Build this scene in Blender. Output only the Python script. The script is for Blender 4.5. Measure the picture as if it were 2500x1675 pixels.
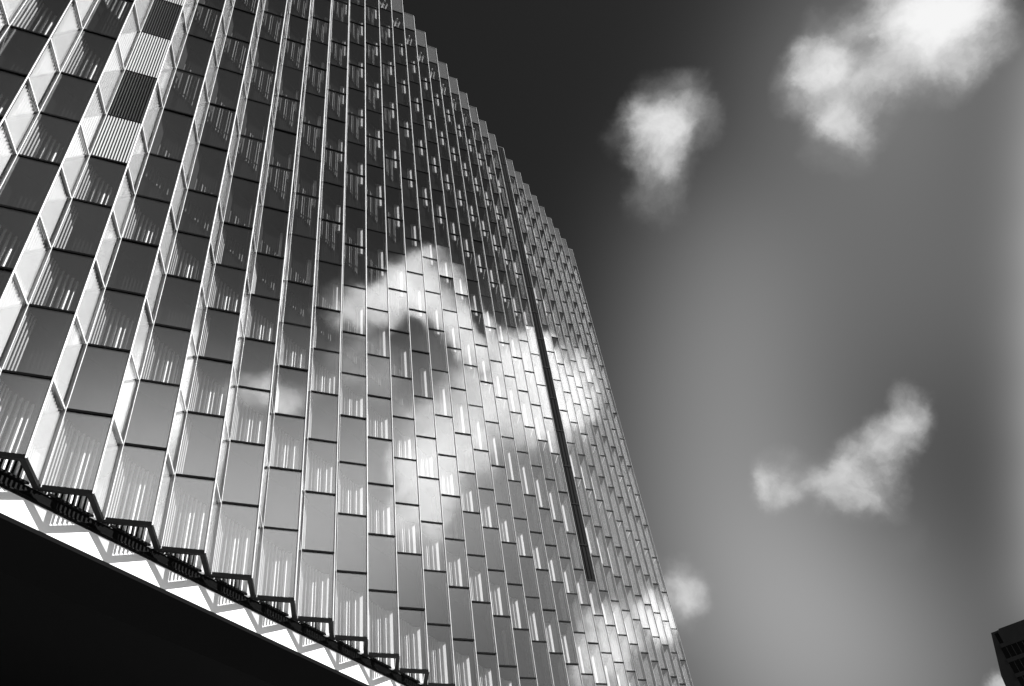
import bpy, bmesh, math, random
from mathutils import Vector, Matrix

random.seed(7)
sc = bpy.context.scene
for o in list(bpy.data.objects):
    bpy.data.objects.remove(o)
col = sc.collection

# ------------------------------------------------------------------ camera
F_PX, W_PX, H_PX = 1998.0, 2500.0, 1675.0          # solved from the photograph
PITCH, ROLL, AZ = 0.75866, 0.17397, 0.38713        # tilt up, roll, heading of the facade line
CAM = Vector((0, 0, 1.6))
_r0 = Vector((1, 0, 0)); _u0 = Vector((0, -math.sin(PITCH), math.cos(PITCH)))
_fw = Vector((0, math.cos(PITCH), math.sin(PITCH)))
C_R = _r0 * math.cos(ROLL) - _u0 * math.sin(ROLL)
C_U = _r0 * math.sin(ROLL) + _u0 * math.cos(ROLL)
cd = bpy.data.cameras.new('camera')
cam = bpy.data.objects.new('camera', cd); col.objects.link(cam)
M = Matrix((C_R, C_U, -_fw)).transposed().to_4x4(); M.translation = CAM
cam.matrix_world = M
cd.sensor_width = 36; cd.lens = F_PX / W_PX * 36
cd.clip_start = 0.1; cd.clip_end = 5000
sc.camera = cam

def pix_dir(x, y):
    d = C_R * ((x - W_PX / 2) / F_PX) - C_U * ((y - H_PX / 2) / F_PX) + _fw
    return d.normalized()

# ------------------------------------------------------------------ tower layout (metres)
S = 8.37                                            # underside of the glass above the eye
BAY = 0.14928 * S                                   # one fold of the facade
PW, DEEP = 0.07276 * S, 0.05739 * S                 # valley to peak along the facade, fold depth
RW = BAY - PW
WALL = 0.0200 * S                                   # inner wall behind the valley line
T_HAT = Vector((math.sin(AZ), math.cos(AZ), 0)); N_HAT = Vector((math.cos(AZ), -math.sin(AZ), 0))
ORIGIN = T_HAT * (0.77297 * S) + N_HAT * (-1.33142 * S)
Z0 = S + CAM.z
ZR = [1 + 0.189 * k for k in range(6)] + [2.147 + 0.253 * k for k in range(16)]
ZR = [z * S + CAM.z for z in ZR]                    # 22 levels, 21 rows of cells
NROW = len(ZR) - 1
I0, I1 = -7, 28                                     # bays built
WIDE_N = (N_HAT * PW - T_HAT * DEEP).normalized()   # outward normal of the broad panes
SUN_DIR = (N_HAT + T_HAT * 0.355 + Vector((0, 0, 0.85))).normalized()
SUN_EL = math.asin(SUN_DIR.z); SUN_AZ = math.atan2(SUN_DIR.x, SUN_DIR.y)

# ------------------------------------------------------------------ sky and sun
world = bpy.data.worlds.new('World'); sc.world = world; world.use_nodes = True
nt = world.node_tree; nt.nodes.clear()
def N(t, **k):
    n = nt.nodes.new(t)
    for a, b in k.items(): setattr(n, a, b)
    return n
def L(a, b): nt.links.new(a, b)
def val(x):
    return x
def mth(op, a, b=None, c=None, clamp=False):
    n = N('ShaderNodeMath', operation=op, use_clamp=clamp)
    for i, v in enumerate((a, b, c)):
        if v is None: continue
        if hasattr(v, 'links'): L(v, n.inputs[i])
        else: n.inputs[i].default_value = v
    return n.outputs[0]
def smooth(v, a, b, c, d):
    n = N('ShaderNodeMapRange', interpolation_type='SMOOTHSTEP')
    L(v, n.inputs[0])
    for i, q in zip((1, 2, 3, 4), (a, b, c, d)): n.inputs[i].default_value = q
    return n.outputs[0]
tc = N('ShaderNodeTexCoord')
DIR = tc.outputs['Generated']
def dotd(vec, d):
    n = N('ShaderNodeVectorMath', operation='DOT_PRODUCT'); L(vec, n.inputs[0]); n.inputs[1].default_value = d
    return n.outputs['Value']
def noise(scale, detail, rough, vec=DIR, dist=0.0):
    n = N('ShaderNodeTexNoise'); n.inputs['Scale'].default_value = scale
    n.inputs['Detail'].default_value = detail; n.inputs['Roughness'].default_value = rough
    n.inputs['Distortion'].default_value = dist
    L(vec, n.inputs['Vector']); return n
def blob(vec, d, ang, wt, core=0.15):
    """soft round patch of cloud about the direction d"""
    return mth('MULTIPLY', smooth(dotd(vec, d), math.cos(ang), math.cos(ang * core), 0, 1), wt)

def glow(d, sig, wt):
    """very soft patch of thin haze, a bell over the angle"""
    return mth('MULTIPLY', mth('EXPONENT', mth('MULTIPLY', mth('SUBTRACT', dotd(DIR, d), 1.0), 1 / sig ** 2)), wt)

sky = N('ShaderNodeTexSky', sky_type='NISHITA', sun_disc=False)
sky.sun_elevation = SUN_EL; sky.sun_rotation = SUN_AZ
sky.air_density = 1.0; sky.dust_density = 0.6; sky.ozone_density = 1.0
sep = N('ShaderNodeSeparateColor'); L(sky.outputs[0], sep.inputs[0])
clear = mth('MULTIPLY', sep.outputs['Red'], 0.9)       # deep red filter of the black and white photograph

warp_n = noise(7.0, 6, 0.62)
sub = N('ShaderNodeVectorMath', operation='SUBTRACT'); L(warp_n.outputs['Color'], sub.inputs[0]); sub.inputs[1].default_value = (.5, .5, .5)
scl = N('ShaderNodeVectorMath', operation='SCALE'); L(sub.outputs[0], scl.inputs[0]); scl.inputs['Scale'].default_value = 0.085
add = N('ShaderNodeVectorMath', operation='ADD'); L(DIR, add.inputs[0]); L(scl.outputs[0], add.inputs[1])
nrm = N('ShaderNodeVectorMath', operation='NORMALIZE'); L(add.outputs[0], nrm.inputs[0])
WARP = nrm.outputs[0]

V2S = 2500 / 2340.0
def vdir(x, y, mirror=False):
    d = pix_dir(x * V2S, y * V2S)
    if mirror: d = d - WIDE_N * (2 * d.dot(WIDE_N))
    return d
def vang(x, y, r):
    return pix_dir(x * V2S, y * V2S).angle(pix_dir((x + r) * V2S, y * V2S))
CLOUDS = [  # x, y, radius, density: the clouds in view
    (1440, 315, 80, .6), (1500, 250, 90, .7), (1565, 325, 85, .6), (1490, 340, 75, .6), (1505, 410, 85, .45), (1490, 480, 80, .4), (1590, 240, 90, .25),
    (1880, 110, 80, .85), (1845, 180, 85, .9), (1920, 210, 90, .7), (1985, 265, 85, .8), (1920, 330, 80, .75), (2040, 90, 120, .8), (2150, 120, 130, .95),
    (2220, 80, 110, .8), (2110, 0, 120, .7), (2060, -60, 130, .7), (2200, -70, 130, .7),
    (2000, 1030, 90, .8), (1955, 1085, 90, .8), (2045, 965, 80, .8), (2060, 925, 60, .5), (1915, 1130, 70, .8), (1780, 1075, 75, .95), (1765, 1125, 65, .8), (2030, 1215, 80, .4),
    (1520, 1345, 75, .7), (1575, 1325, 60, .7), (1550, 1410, 85, .5), (2300, 1575, 55, 1), (2340, 1610, 90, 1.1),
]
MIRROR = [  # the clouds behind the camera that the broad panes mirror
    (790, 690, 50, .8), (840, 700, 50, .9), (900, 690, 50, 1), (950, 650, 55, .8), (1000, 670, 60, 1), (1040, 720, 55, 1), (1070, 760, 45, 1), (1130, 785, 42, 1),
    (1190, 800, 45, 1.1), (1225, 820, 50, 1.2), (1280, 840, 50, 1.1), (1330, 900, 60, 1.1), (1300, 950, 70, 1), (1250, 900, 60, 1),
    (820, 840, 75, .9), (1000, 800, 55, .4), (1100, 860, 70, .7), (1180, 900, 70, .8), (1080, 960, 90, 1), (1000, 1040, 95, 1.1), (960, 1130, 85, 1.1), (940, 1210, 75, .9), (1230, 980, 60, .6), (900, 1000, 70, .5),
    (600, 905, 45, .7), (650, 910, 45, .8), (545, 910, 45, .6), (695, 925, 45, .6),
    (1350, 1470, 50, .8), (1400, 1440, 45, .9), (1460, 1410, 45, .9), (1530, 1385, 45, 1.2), (1545, 1425, 42, 1), (1370, 1550, 60, .9), (1460, 1520, 50, .5),
]
fine = noise(17.0, 8, 0.6, WARP)
ripple = mth('MULTIPLY_ADD', fine.outputs['Fac'], 1.35, 0.33)
def bank(lst, mir, lo, hi, size, amount):
    dens = None
    for x, y, r, w in lst:
        b = blob(WARP, vdir(x, y, mir), vang(x, y, r * size), w)
        dens = b if dens is None else mth('ADD', dens, b)
    d = mth('MULTIPLY', mth('MULTIPLY', dens, amount), ripple)
    return smooth(d, 0.1, 0.9, 0, 1), smooth(d, 0.2, 1.7, lo, hi)
# thin high haze, brighter towards the sun
haze = None
HAZE = [(1670, 560, 300, .035, 0), (1650, 800, 330, .055, 0), (1650, 1050, 360, .06, 0), (1720, 1300, 380, .065, 0), (1900, 1520, 480, .11, 0), (2000, 150, 420, .06, 0), (2100, 600, 640, .05, 0),
        (2520, 150, 220, .18, 0), (2520, 350, 220, .24, 0), (2520, 550, 220, .28, 0), (2520, 750, 220, .3, 0), (2520, 950, 220, .3, 0), (2520, 1150, 220, .28, 0), (2520, 1350, 220, .24, 0),
        (600, 1250, 440, .5, 1), (200, 1100, 360, .36, 1), (980, 1080, 320, .34, 1), (1350, 1150, 420, .1, 1), (1400, 1550, 500, .13, 1), (100, 450, 540, .06, 1), (600, 250, 520, .018, 1)]
for x, y, r, w, mir in HAZE:
    b = glow(vdir(x, y, bool(mir)), vang(x, y, r) * .55, w)
    haze = b if haze is None else mth('ADD', haze, b)
base = mth('ADD', mth('MULTIPLY', clear, 0.011), haze)
def over(lower, cover, bright):
    n = N('ShaderNodeMix', data_type='FLOAT'); L(cover, n.inputs[0]); L(lower, n.inputs[2]); L(bright, n.inputs[3]); return n.outputs[0]
total = over(base, *bank(CLOUDS, False, 0.15, 0.46, 1.5, 0.5))
total = over(total, *bank(MIRROR, True, 0.45, 1.25, 1.7, 0.6))
bg = N('ShaderNodeBackground'); wo = N('ShaderNodeOutputWorld')
cmb = N('ShaderNodeCombineColor')
for i in range(3): L(mth('MULTIPLY', total, 10.0) if i == 0 else cmb.inputs[0].links[0].from_socket, cmb.inputs[i])
L(cmb.outputs[0], bg.inputs[0]); bg.inputs[1].default_value = 0.1
L(bg.outputs[0], wo.inputs[0])

sl = bpy.data.lights.new('sun', 'SUN'); sl.energy = 5.0; sl.angle = math.radians(0.5); sl.color = (1, 1, 1)
so = bpy.data.objects.new('sun', sl); col.objects.link(so)
so.rotation_euler = SUN_DIR.to_track_quat('Z', 'Y').to_euler(); so.location = (30, -20, 60)

sc.view_settings.view_transform = 'Standard'; sc.view_settings.look = 'None'
sc.view_settings.exposure = 1.0; sc.view_settings.gamma = 1.0; sc.view_settings.use_curve_mapping = False
sc.render.engine = 'CYCLES'
cy = sc.cycles
cy.transparent_max_bounces = 32; cy.max_bounces = 10; cy.diffuse_bounces = 3; cy.glossy_bounces = 5; cy.transmission_bounces = 8
cy.caustics_reflective = False; cy.caustics_refractive = False
cy.sample_clamp_indirect = 6
cy.use_denoising = True; cy.denoiser = 'OPENIMAGEDENOISE'; cy.denoising_input_passes = 'RGB_ALBEDO_NORMAL'

# ------------------------------------------------------------------ materials
MATS = {}
def mat(name, base, rough=0.5, metal=0.0, spec=0.5, var=0.0, vscale=3.0, bump=0.0, bscale=40.0, stretch=(1, 1, 1), transl=0.0):
    m = bpy.data.materials.new(name); m.use_nodes = True; t = m.node_tree; p = t.nodes['Principled BSDF']
    p.inputs['Roughness'].default_value = rough; p.inputs['Metallic'].default_value = metal
    p.inputs['Specular IOR Level'].default_value = spec
    p.inputs['Base Color'].default_value = (base, base, base, 1)
    co = t.nodes.new('ShaderNodeTexCoord'); mp = t.nodes.new('ShaderNodeMapping'); mp.inputs['Scale'].default_value = stretch
    t.links.new(co.outputs['Object'], mp.inputs[0])
    if var:
        nz = t.nodes.new('ShaderNodeTexNoise'); nz.inputs['Scale'].default_value = vscale; nz.inputs['Detail'].default_value = 5
        t.links.new(mp.outputs[0], nz.inputs['Vector'])
        r = t.nodes.new('ShaderNodeMapRange'); t.links.new(nz.outputs['Fac'], r.inputs[0])
        r.inputs[1].default_value = 0.25; r.inputs[2].default_value = 0.75
        r.inputs[3].default_value = base * (1 - var); r.inputs[4].default_value = min(1, base * (1 + var))
        t.links.new(r.outputs[0], p.inputs['Base Color'])
        r2 = t.nodes.new('ShaderNodeMapRange'); t.links.new(nz.outputs['Fac'], r2.inputs[0])
        r2.inputs[3].default_value = max(0, rough - .12); r2.inputs[4].default_value = min(1, rough + .12)
        t.links.new(r2.outputs[0], p.inputs['Roughness'])
    if bump:
        nb = t.nodes.new('ShaderNodeTexNoise'); nb.inputs['Scale'].default_value = bscale; nb.inputs['Detail'].default_value = 3
        t.links.new(mp.outputs[0], nb.inputs['Vector'])
        bp = t.nodes.new('ShaderNodeBump'); bp.inputs['Strength'].default_value = bump; bp.inputs['Distance'].default_value = 0.01
        t.links.new(nb.outputs['Fac'], bp.inputs['Height']); t.links.new(bp.outputs[0], p.inputs['Normal'])
    if transl:
        tr = t.nodes.new('ShaderNodeBsdfTranslucent'); tr.inputs[0].default_value = (base, base, base, 1)
        mx = t.nodes.new('ShaderNodeMixShader'); mx.inputs[0].default_value = transl
        out = [n for n in t.nodes if n.type == 'OUTPUT_MATERIAL'][0]
        t.links.new(p.outputs[0], mx.inputs[1]); t.links.new(tr.outputs[0], mx.inputs[2]); t.links.new(mx.outputs[0], out.inputs[0])
    MATS[name] = m; return m

def glass(name, f0, tint, wav=0.0, frit=0.0, power=4.0):
    m = bpy.data.materials.new(name); m.use_nodes = True; t = m.node_tree; t.nodes.clear()
    out = t.nodes.new('ShaderNodeOutputMaterial'); mx = t.nodes.new('ShaderNodeMixShader')
    tr = t.nodes.new('ShaderNodeBsdfTransparent'); tr.inputs[0].default_value = (tint, tint, tint, 1)
    gl = t.nodes.new('ShaderNodeBsdfGlossy'); gl.inputs['Roughness'].default_value = 0.0; gl.inputs[0].default_value = (.97, .97, .97, 1)
    lw = t.nodes.new('ShaderNodeLayerWeight'); lw.inputs[0].default_value = 0.5
    pw = t.nodes.new('ShaderNodeMath'); pw.operation = 'POWER'; t.links.new(lw.outputs['Facing'], pw.inputs[0]); pw.inputs[1].default_value = power
    ma = t.nodes.new('ShaderNodeMath'); ma.operation = 'MULTIPLY_ADD'; t.links.new(pw.outputs[0], ma.inputs[0])
    ma.inputs[1].default_value = 1 - f0; ma.inputs[2].default_value = f0
    t.links.new(ma.outputs[0], mx.inputs[0]); t.links.new(tr.outputs[0], mx.inputs[1]); t.links.new(gl.outputs[0], mx.inputs[2])
    if wav:
        co = t.nodes.new('ShaderNodeTexCoord'); nz = t.nodes.new('ShaderNodeTexNoise'); nz.inputs['Scale'].default_value = 1.3; nz.inputs['Detail'].default_value = 1
        t.links.new(co.outputs['Object'], nz.inputs['Vector'])
        bp = t.nodes.new('ShaderNodeBump'); bp.inputs['Strength'].default_value = wav; bp.inputs['Distance'].default_value = 0.02
        t.links.new(nz.outputs['Fac'], bp.inputs['Height']); t.links.new(bp.outputs[0], gl.inputs['Normal'])
    last = mx.outputs[0]
    if frit:                                               # fine printed dots, seen as a veil
        df = t.nodes.new('ShaderNodeBsdfDiffuse'); df.inputs[0].default_value = (.5, .5, .5, 1)
        m2 = t.nodes.new('ShaderNodeMixShader'); m2.inputs[0].default_value = frit
        t.links.new(last, m2.inputs[1]); t.links.new(df.outputs[0], m2.inputs[2]); last = m2.outputs[0]
    t.links.new(last, out.inputs[0]); MATS[name] = m; return m

mat('ground', 0.06, 0.9, var=.3, vscale=.4, bump=.3, bscale=30)
glass('pane', 0.22, 0.93)
glass('parapet', 0.12, 0.9, 0.0, frit=.10)
glass('side_pane', 0.05, 0.97, power=3.0)
mat('peak_metal', 0.52, 0.4, spec=.3, var=.08, vscale=1.5)
mat('white_metal', 0.6, 0.4, spec=.3, var=.06, vscale=1.5)
mat('screen', 0.8, 0.5, spec=.3, var=.06, vscale=2)
mat('screen_back', 0.03, 0.6, spec=.2)
mat('slat_shaded', 0.09, 0.6, spec=.3, var=.15, vscale=2)  # shaded copy of the slat material, the dimness put into its colour
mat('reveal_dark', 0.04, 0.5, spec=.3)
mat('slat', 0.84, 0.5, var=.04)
mat('white_wall', 0.82, 0.6, var=.04, vscale=.8)
mat('dark_frame', 0.004, 0.6, spec=.04, var=.25, vscale=4)
mat('ledge', 0.004, 0.8, spec=.08)
mat('roof', 0.1, 0.8)
mat('inner_dark', 0.010, 0.85, spec=.04)
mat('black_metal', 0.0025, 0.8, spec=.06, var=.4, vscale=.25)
mat('slot_grey', 0.014, 0.85, spec=.04, var=.3, vscale=2, stretch=(6, 6, .5))
mat('bounce_sheet', 0.55, 0.8, var=.1)
mat('rail', 0.12, 0.4)
mat('louvre', 0.6, 0.4)
mat('louvre_dark', 0.03, 0.4)
mat('concrete_dark', 0.07, 0.8, var=.25, vscale=.3, bump=.2)
mat('window_dark', 0.008, 0.15)

# ------------------------------------------------------------------ mesh helpers
class MB:
    def __init__(s): s.v = []; s.f = []
    def prism(s, pts, z0, z1):
        """vertical prism over a plan polygon (counter-clockwise)"""
        n = len(pts); b = len(s.v)
        s.v += [(p[0], p[1], z0) for p in pts] + [(p[0], p[1], z1) for p in pts]
        s.f += [tuple(b + i for i in reversed(range(n))), tuple(b + n + i for i in range(n))]
        s.f += [(b + i, b + (i + 1) % n, b + n + (i + 1) % n, b + n + i) for i in range(n)]
    def box(s, x0, x1, y0, y1, z0, z1): s.prism([(x0, y0), (x1, y0), (x1, y1), (x0, y1)], z0, z1)
    def bar(s, a, b, th, dp_in, dp_out, z0, z1):
        """horizontal bar from plan point a to b; dp_in/dp_out measured along its left normal"""
        a = Vector(a); b = Vector(b); d = (b - a).normalized(); n = Vector((-d.y, d.x))
        s.prism([a - n * dp_out, b - n * dp_out, b + n * dp_in, a + n * dp_in], z0, z1)
    def extend(s, o, off=(0, 0, 0)):
        b = len(s.v); s.v += [(v[0] + off[0], v[1] + off[1], v[2] + off[2]) for v in o.v]; s.f += [tuple(b + i for i in f) for f in o.f]
    def mesh(s, name, m):
        me = bpy.data.meshes.new(name); me.from_pydata(s.v, [], s.f); me.update(); me.materials.append(MATS[m]); return me
def link(name, me, parent=None, loc=(0, 0, 0), rz=0.0, stuff=False, label=None):
    o = bpy.data.objects.new(name, me); col.objects.link(o); o.parent = parent; o.location = loc; o.rotation_euler = (0, 0, rz)
    if stuff: o['kind'] = 'stuff'
    if label: o['label'] = label
    return o
def struct(name, mb, m):
    o = link(name, mb.mesh(name, m)); o['kind'] = 'structure'; return o

# ------------------------------------------------------------------ ground
g = MB(); g.box(-900, 900, -900, 900, -0.3, 0); struct('ground', g, 'ground')

# ------------------------------------------------------------------ tower
tower = bpy.data.objects.new('glass_tower', None); col.objects.link(tower)
tower.location = ORIGIN; tower.rotation_euler = (0, 0, math.pi / 2 - AZ)
tower['label'] = 'tall office tower with folded sawtooth glass facade rising over a black canopy'
tower['category'] = 'tower'
def to_world(x, y, z): return ORIGIN + T_HAT * x - N_HAT * y + Vector((0, 0, z))
def proj_area(i, k):
    q = []
    for x, y, z in ((0, 0, ZR[k]), (PW, -DEEP, ZR[k]), (PW, -DEEP, ZR[k + 1]), (0, 0, ZR[k + 1])):
        p = to_world(i * BAY + x, y, z) - CAM; d = p.dot(_fw)
        q.append((p.dot(C_R) / d * F_PX + W_PX / 2, -p.dot(C_U) / d * F_PX + H_PX / 2))
    if all(a[0] < -20 or a[0] > W_PX + 20 or a[1] < -20 or a[1] > H_PX + 20 for a in q): return 0.0
    return abs(sum(q[j][0] * q[(j + 1) % 4][1] - q[(j + 1) % 4][0] * q[j][1] for j in range(4))) / 2
CELLS = [(i, k) for i in range(I0, I1 + 1) for k in range(NROW)]
CELLS.sort(key=lambda c: -proj_area(*c))
RANK = {c: n for n, c in enumerate(CELLS)}
A_W = math.atan2(-DEEP, PW); L_W = math.hypot(PW, DEEP)     # broad pane
A_R = math.atan2(DEEP, RW); L_R = math.hypot(RW, DEEP)      # side pane, peak to valley
hcls = lambda k: round(ZR[k + 1] - ZR[k], 4)
is_a = lambda k: k % 2 == 0
CACHE = {}
def shared(key, fn, m):
    if key not in CACHE:
        mb = fn(); CACHE[key] = (mb, mb.mesh(key[0], m))
    return CACHE[key]
def place(cells, name, keyfn, make, m, locfn, rz, far_name):
    """the cells that show largest as parts of their own, the rest joined"""
    n = 0; far = MB()
    for c in cells:
        mb, me = shared((name,) + keyfn(*c), lambda: make(*c), m)
        loc = locfn(*c); 
        if n < 300:
            link(name, me, tower, loc, rz); n += 1
        else:
            cr, sr = math.cos(rz), math.sin(rz); t = MB(); t.v = [(v[0] * cr - v[1] * sr, v[0] * sr + v[1] * cr, v[2]) for v in mb.v]; t.f = mb.f
            far.extend(t, loc)
    if far.v: link(far_name, far.mesh(far_name, m), tower, stuff=True)

LOUVRE = {(-1, k): ('louvre' if k % 2 else 'louvre_dark') for k in range(5, 12)}
SLOT = {(19, k) for k in range(5, NROW)}
E_ = 0.018
# broad panes
glassed = [c for c in CELLS if c not in LOUVRE and c not in SLOT]
def mk_pane(length):
    def f(i, k):
        m = MB(); m.box(E_, length - E_, -0.008, 0.008, E_, hcls(k) - E_); return m
    return f
def jitter_place(cells, name, length, m, locfn, rz, far_name):
    n = 0; far = MB()
    for c in cells:
        mb, me = shared((name, hcls(c[1])), lambda: mk_pane(length)(*c), m)
        loc = locfn(*c); a = rz + random.gauss(0, .003); tilt = random.gauss(0, .003)
        if n < 300:
            o = link(name, me, tower, loc, a); o.rotation_euler.x = tilt; n += 1
        else:
            cr, sr = math.cos(a), math.sin(a); t = MB()
            t.v = [(v[0] * cr - (v[1] - v[2] * tilt) * sr, v[0] * sr + (v[1] - v[2] * tilt) * cr, v[2]) for v in mb.v]; t.f = mb.f
            far.extend(t, loc)
    if far.v: link(far_name, far.mesh(far_name, m), tower, stuff=True)
jitter_place([c for c in glassed if c[1] == NROW - 1], 'parapet_pane', L_W, 'parapet', lambda i, k: (i * BAY, 0, ZR[k]), A_W, 'distant_parapet_panes')
jitter_place([c for c in glassed if c[1] < NROW - 1], 'front_pane', L_W, 'pane', lambda i, k: (i * BAY, 0, ZR[k]), A_W, 'distant_front_panes')
LAST = [(I1 + 1, k) for k in range(NROW)]               # the fold that closes the far corner
jitter_place(CELLS + LAST, 'side_pane', L_R, 'side_pane', lambda i, k: (i * BAY - RW, -DEEP, ZR[k]), A_R, 'distant_side_panes')

# louvred vent cells and the dark vertical slot
for (i, k), m in LOUVRE.items():
    def f():
        b = MB(); h = hcls(k); n = 13; p = L_W / n
        for j in range(n): b.box(j * p + p * .2, j * p + p * .62, -.03, .05, .03, h - .03)
        return b
    mb, me = shared(('vent_louvre', m, hcls(k)), f, m)
    link('vent_louvre', me, tower, (i * BAY, 0, ZR[k]), A_W)
bk = MB(); bk.bar((-BAY + .03, .06), (-BAY + PW - .02, -DEEP + .07), 0, .02, 0, ZR[5], ZR[12]); link('vent_backing', bk.mesh('vent_backing', 'inner_dark'), tower)
for (i, k) in sorted(SLOT):
    def f():
        b = MB(); b.box(.02, L_W - .02, .0, .03, .02, hcls(k) - .02)
        for j in range(4): b.box(.1 + j * .17, .13 + j * .17, -.02, .0, .02, hcls(k) - .02)
        return b
    sm = 'slot_grey' if k < 9 else 'inner_dark'
    mb, me = shared(('dark_vent_panel', hcls(k), sm), f, sm)
    link('dark_vent_panel', me, tower, (i * BAY, 0, ZR[k]), A_W)

# transoms
def mk_tr(length, out, inn, hh):
    def f(i, k):
        m = MB(); m.box(-.02, length + .0, -out, inn, -hh / 2, hh / 2); return m
    return f
LV = [(i, k) for (i, k) in CELLS if k > 0]
place(LV, 'front_transom', lambda i, k: (), mk_tr(L_W, .03, .05, .045), 'dark_frame', lambda i, k: (i * BAY, 0, ZR[k]), A_W, 'distant_front_transoms')
place(LV, 'side_transom', lambda i, k: (), mk_tr(L_R, .02, .05, .04), 'white_metal', lambda i, k: (i * BAY - RW, -DEEP, ZR[k] + .001), A_R, 'distant_side_transoms')

for i in range(I0, I1 + 1):
    r = MB(); x = i * BAY
    r.bar((x, 0), (x + PW, -DEEP), 0, .02, .02, ZR[-1] - .04, ZR[-1]); r.bar((x + PW, -DEEP), (x + BAY, 0), 0, .02, .018, ZR[-1] - .038, ZR[-1] - .002)
    link('top_rail', r.mesh('top_rail', 'rail'), tower)
# mullions at every valley and every peak
ZT = ZR[-1]
for i in range(I0, I1 + 2):
    x = i * BAY
    m = MB(); w = .012
    m.prism([(x - w, -.02), (x - w * .2, -.05), (x + w * .9, -.045), (x + w, .03), (x - w, .03)], Z0 - .05, ZT)
    link('valley_mullion', m.mesh('valley_mullion', 'white_metal'), tower)
    x -= RW; m = MB()
    m.prism([(x - .014, -DEEP - .002), (x - .012, -DEEP - .026), (x + .012, -DEEP - .026), (x + .014, -DEEP - .002), (x, -DEEP + .03)], Z0 - .05, ZT)
    if i <= I1 + 1:
        jm = MB(); jm.prism([(x - .06, -DEEP + .075), (x, -DEEP + .034), (x + .06, -DEEP + .075)], Z0, ZR[NROW - 1])
        link('peak_jamb', jm.mesh('peak_jamb', 'ledge'), tower)
    link('peak_mullion', m.mesh('peak_mullion', 'peak_metal'), tower)

# bottom frame, one bar per pane, and the dark beam along the valleys
for i in range(I0, I1 + 1):
    x = i * BAY; m = MB()
    m.bar((x - .01, 0), (x + PW, -DEEP), 0, .05, .025, Z0 - .08, Z0)
    m.bar((x + PW, -DEEP), (x + BAY, 0), 0, .075, .015, Z0 - .079, Z0 - .002)
    link('bottom_frame', m.mesh('bottom_frame', 'dark_frame'), tower)
XL, XR = I0 * BAY - RW, (I1 + 1) * BAY
b = MB(); b.box(XL, XR, WALL - .025, WALL + .06, Z0 - .21, Z0 - .003); b.box(XL, XR, WALL - .045, WALL - .027, Z0 - .19, Z0 - .16); b.box(XL, XR, .10, WALL - .004, Z0 + .001, Z0 + .04); link('valley_beam', b.mesh('valley_beam', 'dark_frame'), tower)

# ledges that close every storey (and every cell of the low storeys)
for k in range(1, NROW + 1):
    if k == NROW: continue
    if k > 6 and k % 2 == 0: continue
    m = MB()
    for i in range(I0, I1 + 1):
        x = i * BAY
        m.prism([(x + .03, 0), (x + PW, -DEEP + .05), (x + BAY - .03, 0), (x + BAY - .03, WALL + .05), (x + .03, WALL + .05)], ZR[k] - (.09 if k % 2 and (k < 7 or i < 0) else .02), ZR[k] + .02)
    link('storey_ledge', m.mesh('storey_ledge', 'ledge'), tower)

# inner wall: dark backing, white slats, white posts at the valleys
b = MB(); b.box(XL, XR, WALL + .07, WALL + .2, Z0 - .1, ZR[NROW - 1]); link('inner_wall', b.mesh('inner_wall', 'inner_dark'), tower)
b = MB(); b.box(XL, XR + .3, WALL + .005, WALL + .3, 1.0, Z0 - .215); link('base_wall', b.mesh('base_wall', 'white_wall'), tower, label='sunlit white wall below the glass folds')
RX = 0.20; RL = 0.34
def mk_slats(i, k):
    m = MB(); h = hcls(k); z0 = (-.37 if k == 0 else 0); n = 7; p = (BAY - RX - RL - .05) / (n - 1)
    for j in range(n):
        x = RL + .03 + j * p; m.box(x - .018, x + .018, WALL, WALL + .05, 0, h)
    return m
a_cells = [c for c in CELLS if is_a(c[1]) and c[1] < NROW - 1 and c not in LOUVRE]
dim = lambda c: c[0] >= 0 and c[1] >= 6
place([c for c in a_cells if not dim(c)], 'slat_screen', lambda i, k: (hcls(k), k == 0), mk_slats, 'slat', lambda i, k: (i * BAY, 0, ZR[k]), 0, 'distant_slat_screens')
def mk_shaded_slats(i, k):  # upper slats again, darkened by colour to stand in for shade
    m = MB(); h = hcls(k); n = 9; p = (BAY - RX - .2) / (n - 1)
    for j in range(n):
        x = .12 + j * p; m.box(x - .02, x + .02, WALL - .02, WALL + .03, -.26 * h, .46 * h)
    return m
place([c for c in a_cells if dim(c) and c[0] < 9], 'shaded_slats', lambda i, k: (hcls(k),), mk_shaded_slats, 'slat_shaded', lambda i, k: (i * BAY, 0, ZR[k]), 0, 'distant_shaded_slats')
def mk_post_l(i, k):
    m = MB(); h = hcls(k); z0 = 0
    m.prism([(.03, .05), (RL, WALL + .01), (RL, WALL + .05), (.03, WALL + .05)], z0, h)
    return m
def mk_ribs(i, k):
    m = MB(); h = hcls(k); z0 = 0
    for j in range(4):
        u = .1 + j * .24; x = .03 + (RL - .03) * u; y = .05 + (WALL - .04) * u
        m.prism([(x, y - .028), (x + .028, y - .022), (x + .028, y + .008), (x, y - .002)], z0, h)
    return m
def mk_post_r(i, k):
    m = MB(); h = hcls(k); z0 = 0
    m.prism([(BAY - RX, WALL + .01), (BAY - .03, .03), (BAY - .03, WALL + .05), (BAY - RX, WALL + .05)], (.3 * h if k >= 6 and i >= 0 else 0), h)
    return m
la = [c for c in a_cells]
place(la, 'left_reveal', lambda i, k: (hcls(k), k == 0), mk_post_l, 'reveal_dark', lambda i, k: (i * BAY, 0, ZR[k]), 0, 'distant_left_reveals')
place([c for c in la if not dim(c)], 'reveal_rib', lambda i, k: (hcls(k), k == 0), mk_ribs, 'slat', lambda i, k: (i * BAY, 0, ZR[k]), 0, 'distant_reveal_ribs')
lb = [c for c in CELLS if c[1] < 7 and not is_a(c[1]) and c not in LOUVRE]
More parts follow.
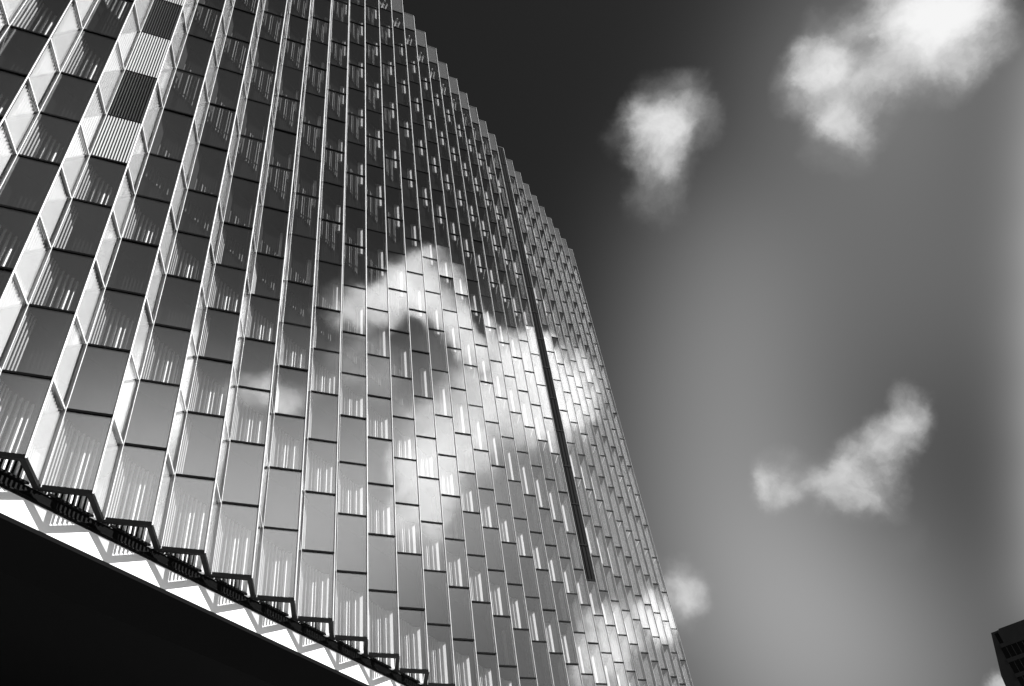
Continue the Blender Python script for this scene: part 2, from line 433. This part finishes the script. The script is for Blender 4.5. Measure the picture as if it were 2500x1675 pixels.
place([c for c in lb if random.random() < .22], 'plain_reveal', lambda i, k: (hcls(k),), mk_post_l, 'slat', lambda i, k: (i * BAY, 0, ZR[k]), 0, 'distant_plain_reveals')
place([c for c in lb if c[0] % 3 == 2], 'ribbed_reveal', lambda i, k: (hcls(k),), mk_ribs, 'slat', lambda i, k: (i * BAY, 0, ZR[k]), 0, 'distant_ribbed_reveals')
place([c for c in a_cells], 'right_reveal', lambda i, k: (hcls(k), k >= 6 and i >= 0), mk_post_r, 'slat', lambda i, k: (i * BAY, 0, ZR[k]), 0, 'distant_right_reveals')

# ribbed screens behind the side panes
def mk_screen(i, k):
    m = MB(); h = hcls(k); n = 9; p = (L_R - .06) / n
    for j in range(n):
        x = .03 + j * p; m.prism([(x + .004, .078), (x + p * .46, .035), (x + p * .50, .038), (x + p * .50, .08), (x + .004, .08)], .03, h - .03)
    return m
def mk_screen_back(i, k):
    m = MB(); h = hcls(k); n = 9; p = (L_R - .06) / n
    for j in range(n):
        x = .03 + j * p; m.box(x + .007, x + p * .50 + .001, .082, .09, .03, h - .03)
    return m
scr = [c for c in CELLS + LAST if c[1] < NROW - 1]
place(scr, 'ribbed_screen', lambda i, k: (hcls(k),), mk_screen, 'screen', lambda i, k: (i * BAY - RW, -DEEP, ZR[k]), A_R, 'distant_ribbed_screens')
place(scr, 'screen_backing', lambda i, k: (hcls(k),), mk_screen_back, 'screen_back', lambda i, k: (i * BAY - RW, -DEEP, ZR[k]), A_R, 'distant_screen_backings')

# roof structure behind the glass parapet
zr = ZR[NROW - 1]
b = MB(); b.box(XL, XR, WALL + .05, 16, zr - .3, zr); link('roof', b.mesh('roof', 'roof'), tower)
b = MB(); b.box(XL, XR, WALL + .21, 16, 1.0, zr - .3); link('core', b.mesh('core', 'inner_dark'), tower)
m = MB()
def slant(m, x0, z0, x1, z1, y, th):
    d = Vector((x1 - x0, z1 - z0)).normalized() * th; nx, nz = -d.y, d.x; b_ = len(m.v)
    for yy in (y, y + th * 2):
        m.v += [(x0 - nx, yy, z0 - nz), (x1 - nx, yy, z1 - nz), (x1 + nx, yy, z1 + nz), (x0 + nx, yy, z0 + nz)]
    m.f += [(b_, b_ + 1, b_ + 2, b_ + 3), (b_ + 7, b_ + 6, b_ + 5, b_ + 4)] + [(b_ + j, b_ + 4 + j, b_ + 4 + (j + 1) % 4, b_ + (j + 1) % 4) for j in range(4)]
for i in range(I0, I1 + 1):
    bm_ = MB(); x = i * BAY; zb, zt_ = ZR[NROW - 2] + .1, ZR[NROW - 1] - .1
    slant(bm_, x + .18, zb, x + .62, zt_, -.09, .042); slant(bm_, x + .42, zb, x + .86, zt_, -.09, .042); slant(bm_, x + .7, zt_ - .3, x + 1.02, zb + .25, -.0, .042)
    link('parapet_brace', bm_.mesh('parapet_brace', 'white_metal'), tower)

def slab(m, x0, x1, prof):
    n = len(prof); b_ = len(m.v)
    m.v += [(x0, y, z) for y, z in prof] + [(x1, y, z) for y, z in prof]
    m.f += [tuple(b_ + j for j in range(n)), tuple(b_ + n + j for j in reversed(range(n)))] + [(b_ + j, b_ + n + j, b_ + n + (j + 1) % n, b_ + (j + 1) % n) for j in range(n)]
# black canopy below the folds
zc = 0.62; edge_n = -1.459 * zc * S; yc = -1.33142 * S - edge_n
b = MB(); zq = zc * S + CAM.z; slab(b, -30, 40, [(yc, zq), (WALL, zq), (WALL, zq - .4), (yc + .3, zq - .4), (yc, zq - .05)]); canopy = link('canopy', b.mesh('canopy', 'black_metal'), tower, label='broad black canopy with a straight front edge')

b = MB(); b.box(-29.8, 39.8, yc + .12, WALL, zq + .004, zq + .03); link('bounce_sheet', b.mesh('bounce_sheet', 'bounce_sheet'), canopy)  # unseen pale sheet added on the canopy to bounce sun onto the base wall

# ------------------------------------------------------------------ dark concrete block far to the right
K = 1.6; TH = math.radians(122)
blk = bpy.data.objects.new('concrete_block', None); col.objects.link(blk)
top = Vector((57.9, 116.39, 40.6)) * K + CAM                # its upper left corner, 208 m away
blk.location = (top.x, top.y, 0); blk.rotation_euler = (0, 0, math.pi / 2 - TH)
blk['label'] = 'dark concrete block with rows of black windows in the lower right corner'; blk['category'] = 'building'
HT = top.z
b = MB(); prof = [(0, HT), (-1.5 * K, HT - 5.4 * K), (-1.62 * K, HT - 6.7 * K), (-1.62 * K, 0), (30, 0), (30, HT)]
n_ = len(prof); b.v = [(x, 0, z) for x, z in prof] + [(x, 18, z) for x, z in prof]
b.f = [tuple(range(n_)), tuple(reversed(range(n_, 2 * n_)))] + [(j, n_ + j, n_ + (j + 1) % n_, (j + 1) % n_) for j in range(n_)]
link('wall', b.mesh('wall', 'concrete_dark'), blk)
b = MB(); b.box(1.05 * K, 30, .5, 17, HT, HT + .4); link('roof_parapet', b.mesh('roof_parapet', 'concrete_dark'), blk)
win = MB(); win.box(0, .62 * K, -.04, .05, 0, 1.5 * K); win = win.mesh('window', 'window_dark')
for r in range(6):
    zt_ = HT - (.25 + 2.0 * r) * K; x0 = (.34 if r == 0 else .15) * K
    for c in range(1 if r == 0 else 12):
        link('window', win, blk, (x0 + c * .72 * K, 0, zt_ - 1.5 * K))
    b = MB(); b.box(x0 - .1, 30, -.32, 0, zt_ - 2.0 * K + .02, zt_ - 1.5 * K); link('spandrel', b.mesh('spandrel', 'concrete_dark'), blk)
pr = MB(); pr.box(0, .1 * K, -.2, 0, 0, 1.5 * K); pr = pr.mesh('window_pier', 'concrete_dark')
for r in range(1, 6):
    for c in range(1, 12): link('window_pier', pr, blk, (.15 * K + c * .72 * K - .1 * K, 0, HT - (.25 + 2.0 * r) * K - 1.5 * K))
b = MB(); b.box(.85 * K, 30, -.3, 0, HT - 1.74 * K, HT - .05); link('top_panel', b.mesh('top_panel', 'concrete_dark'), blk)
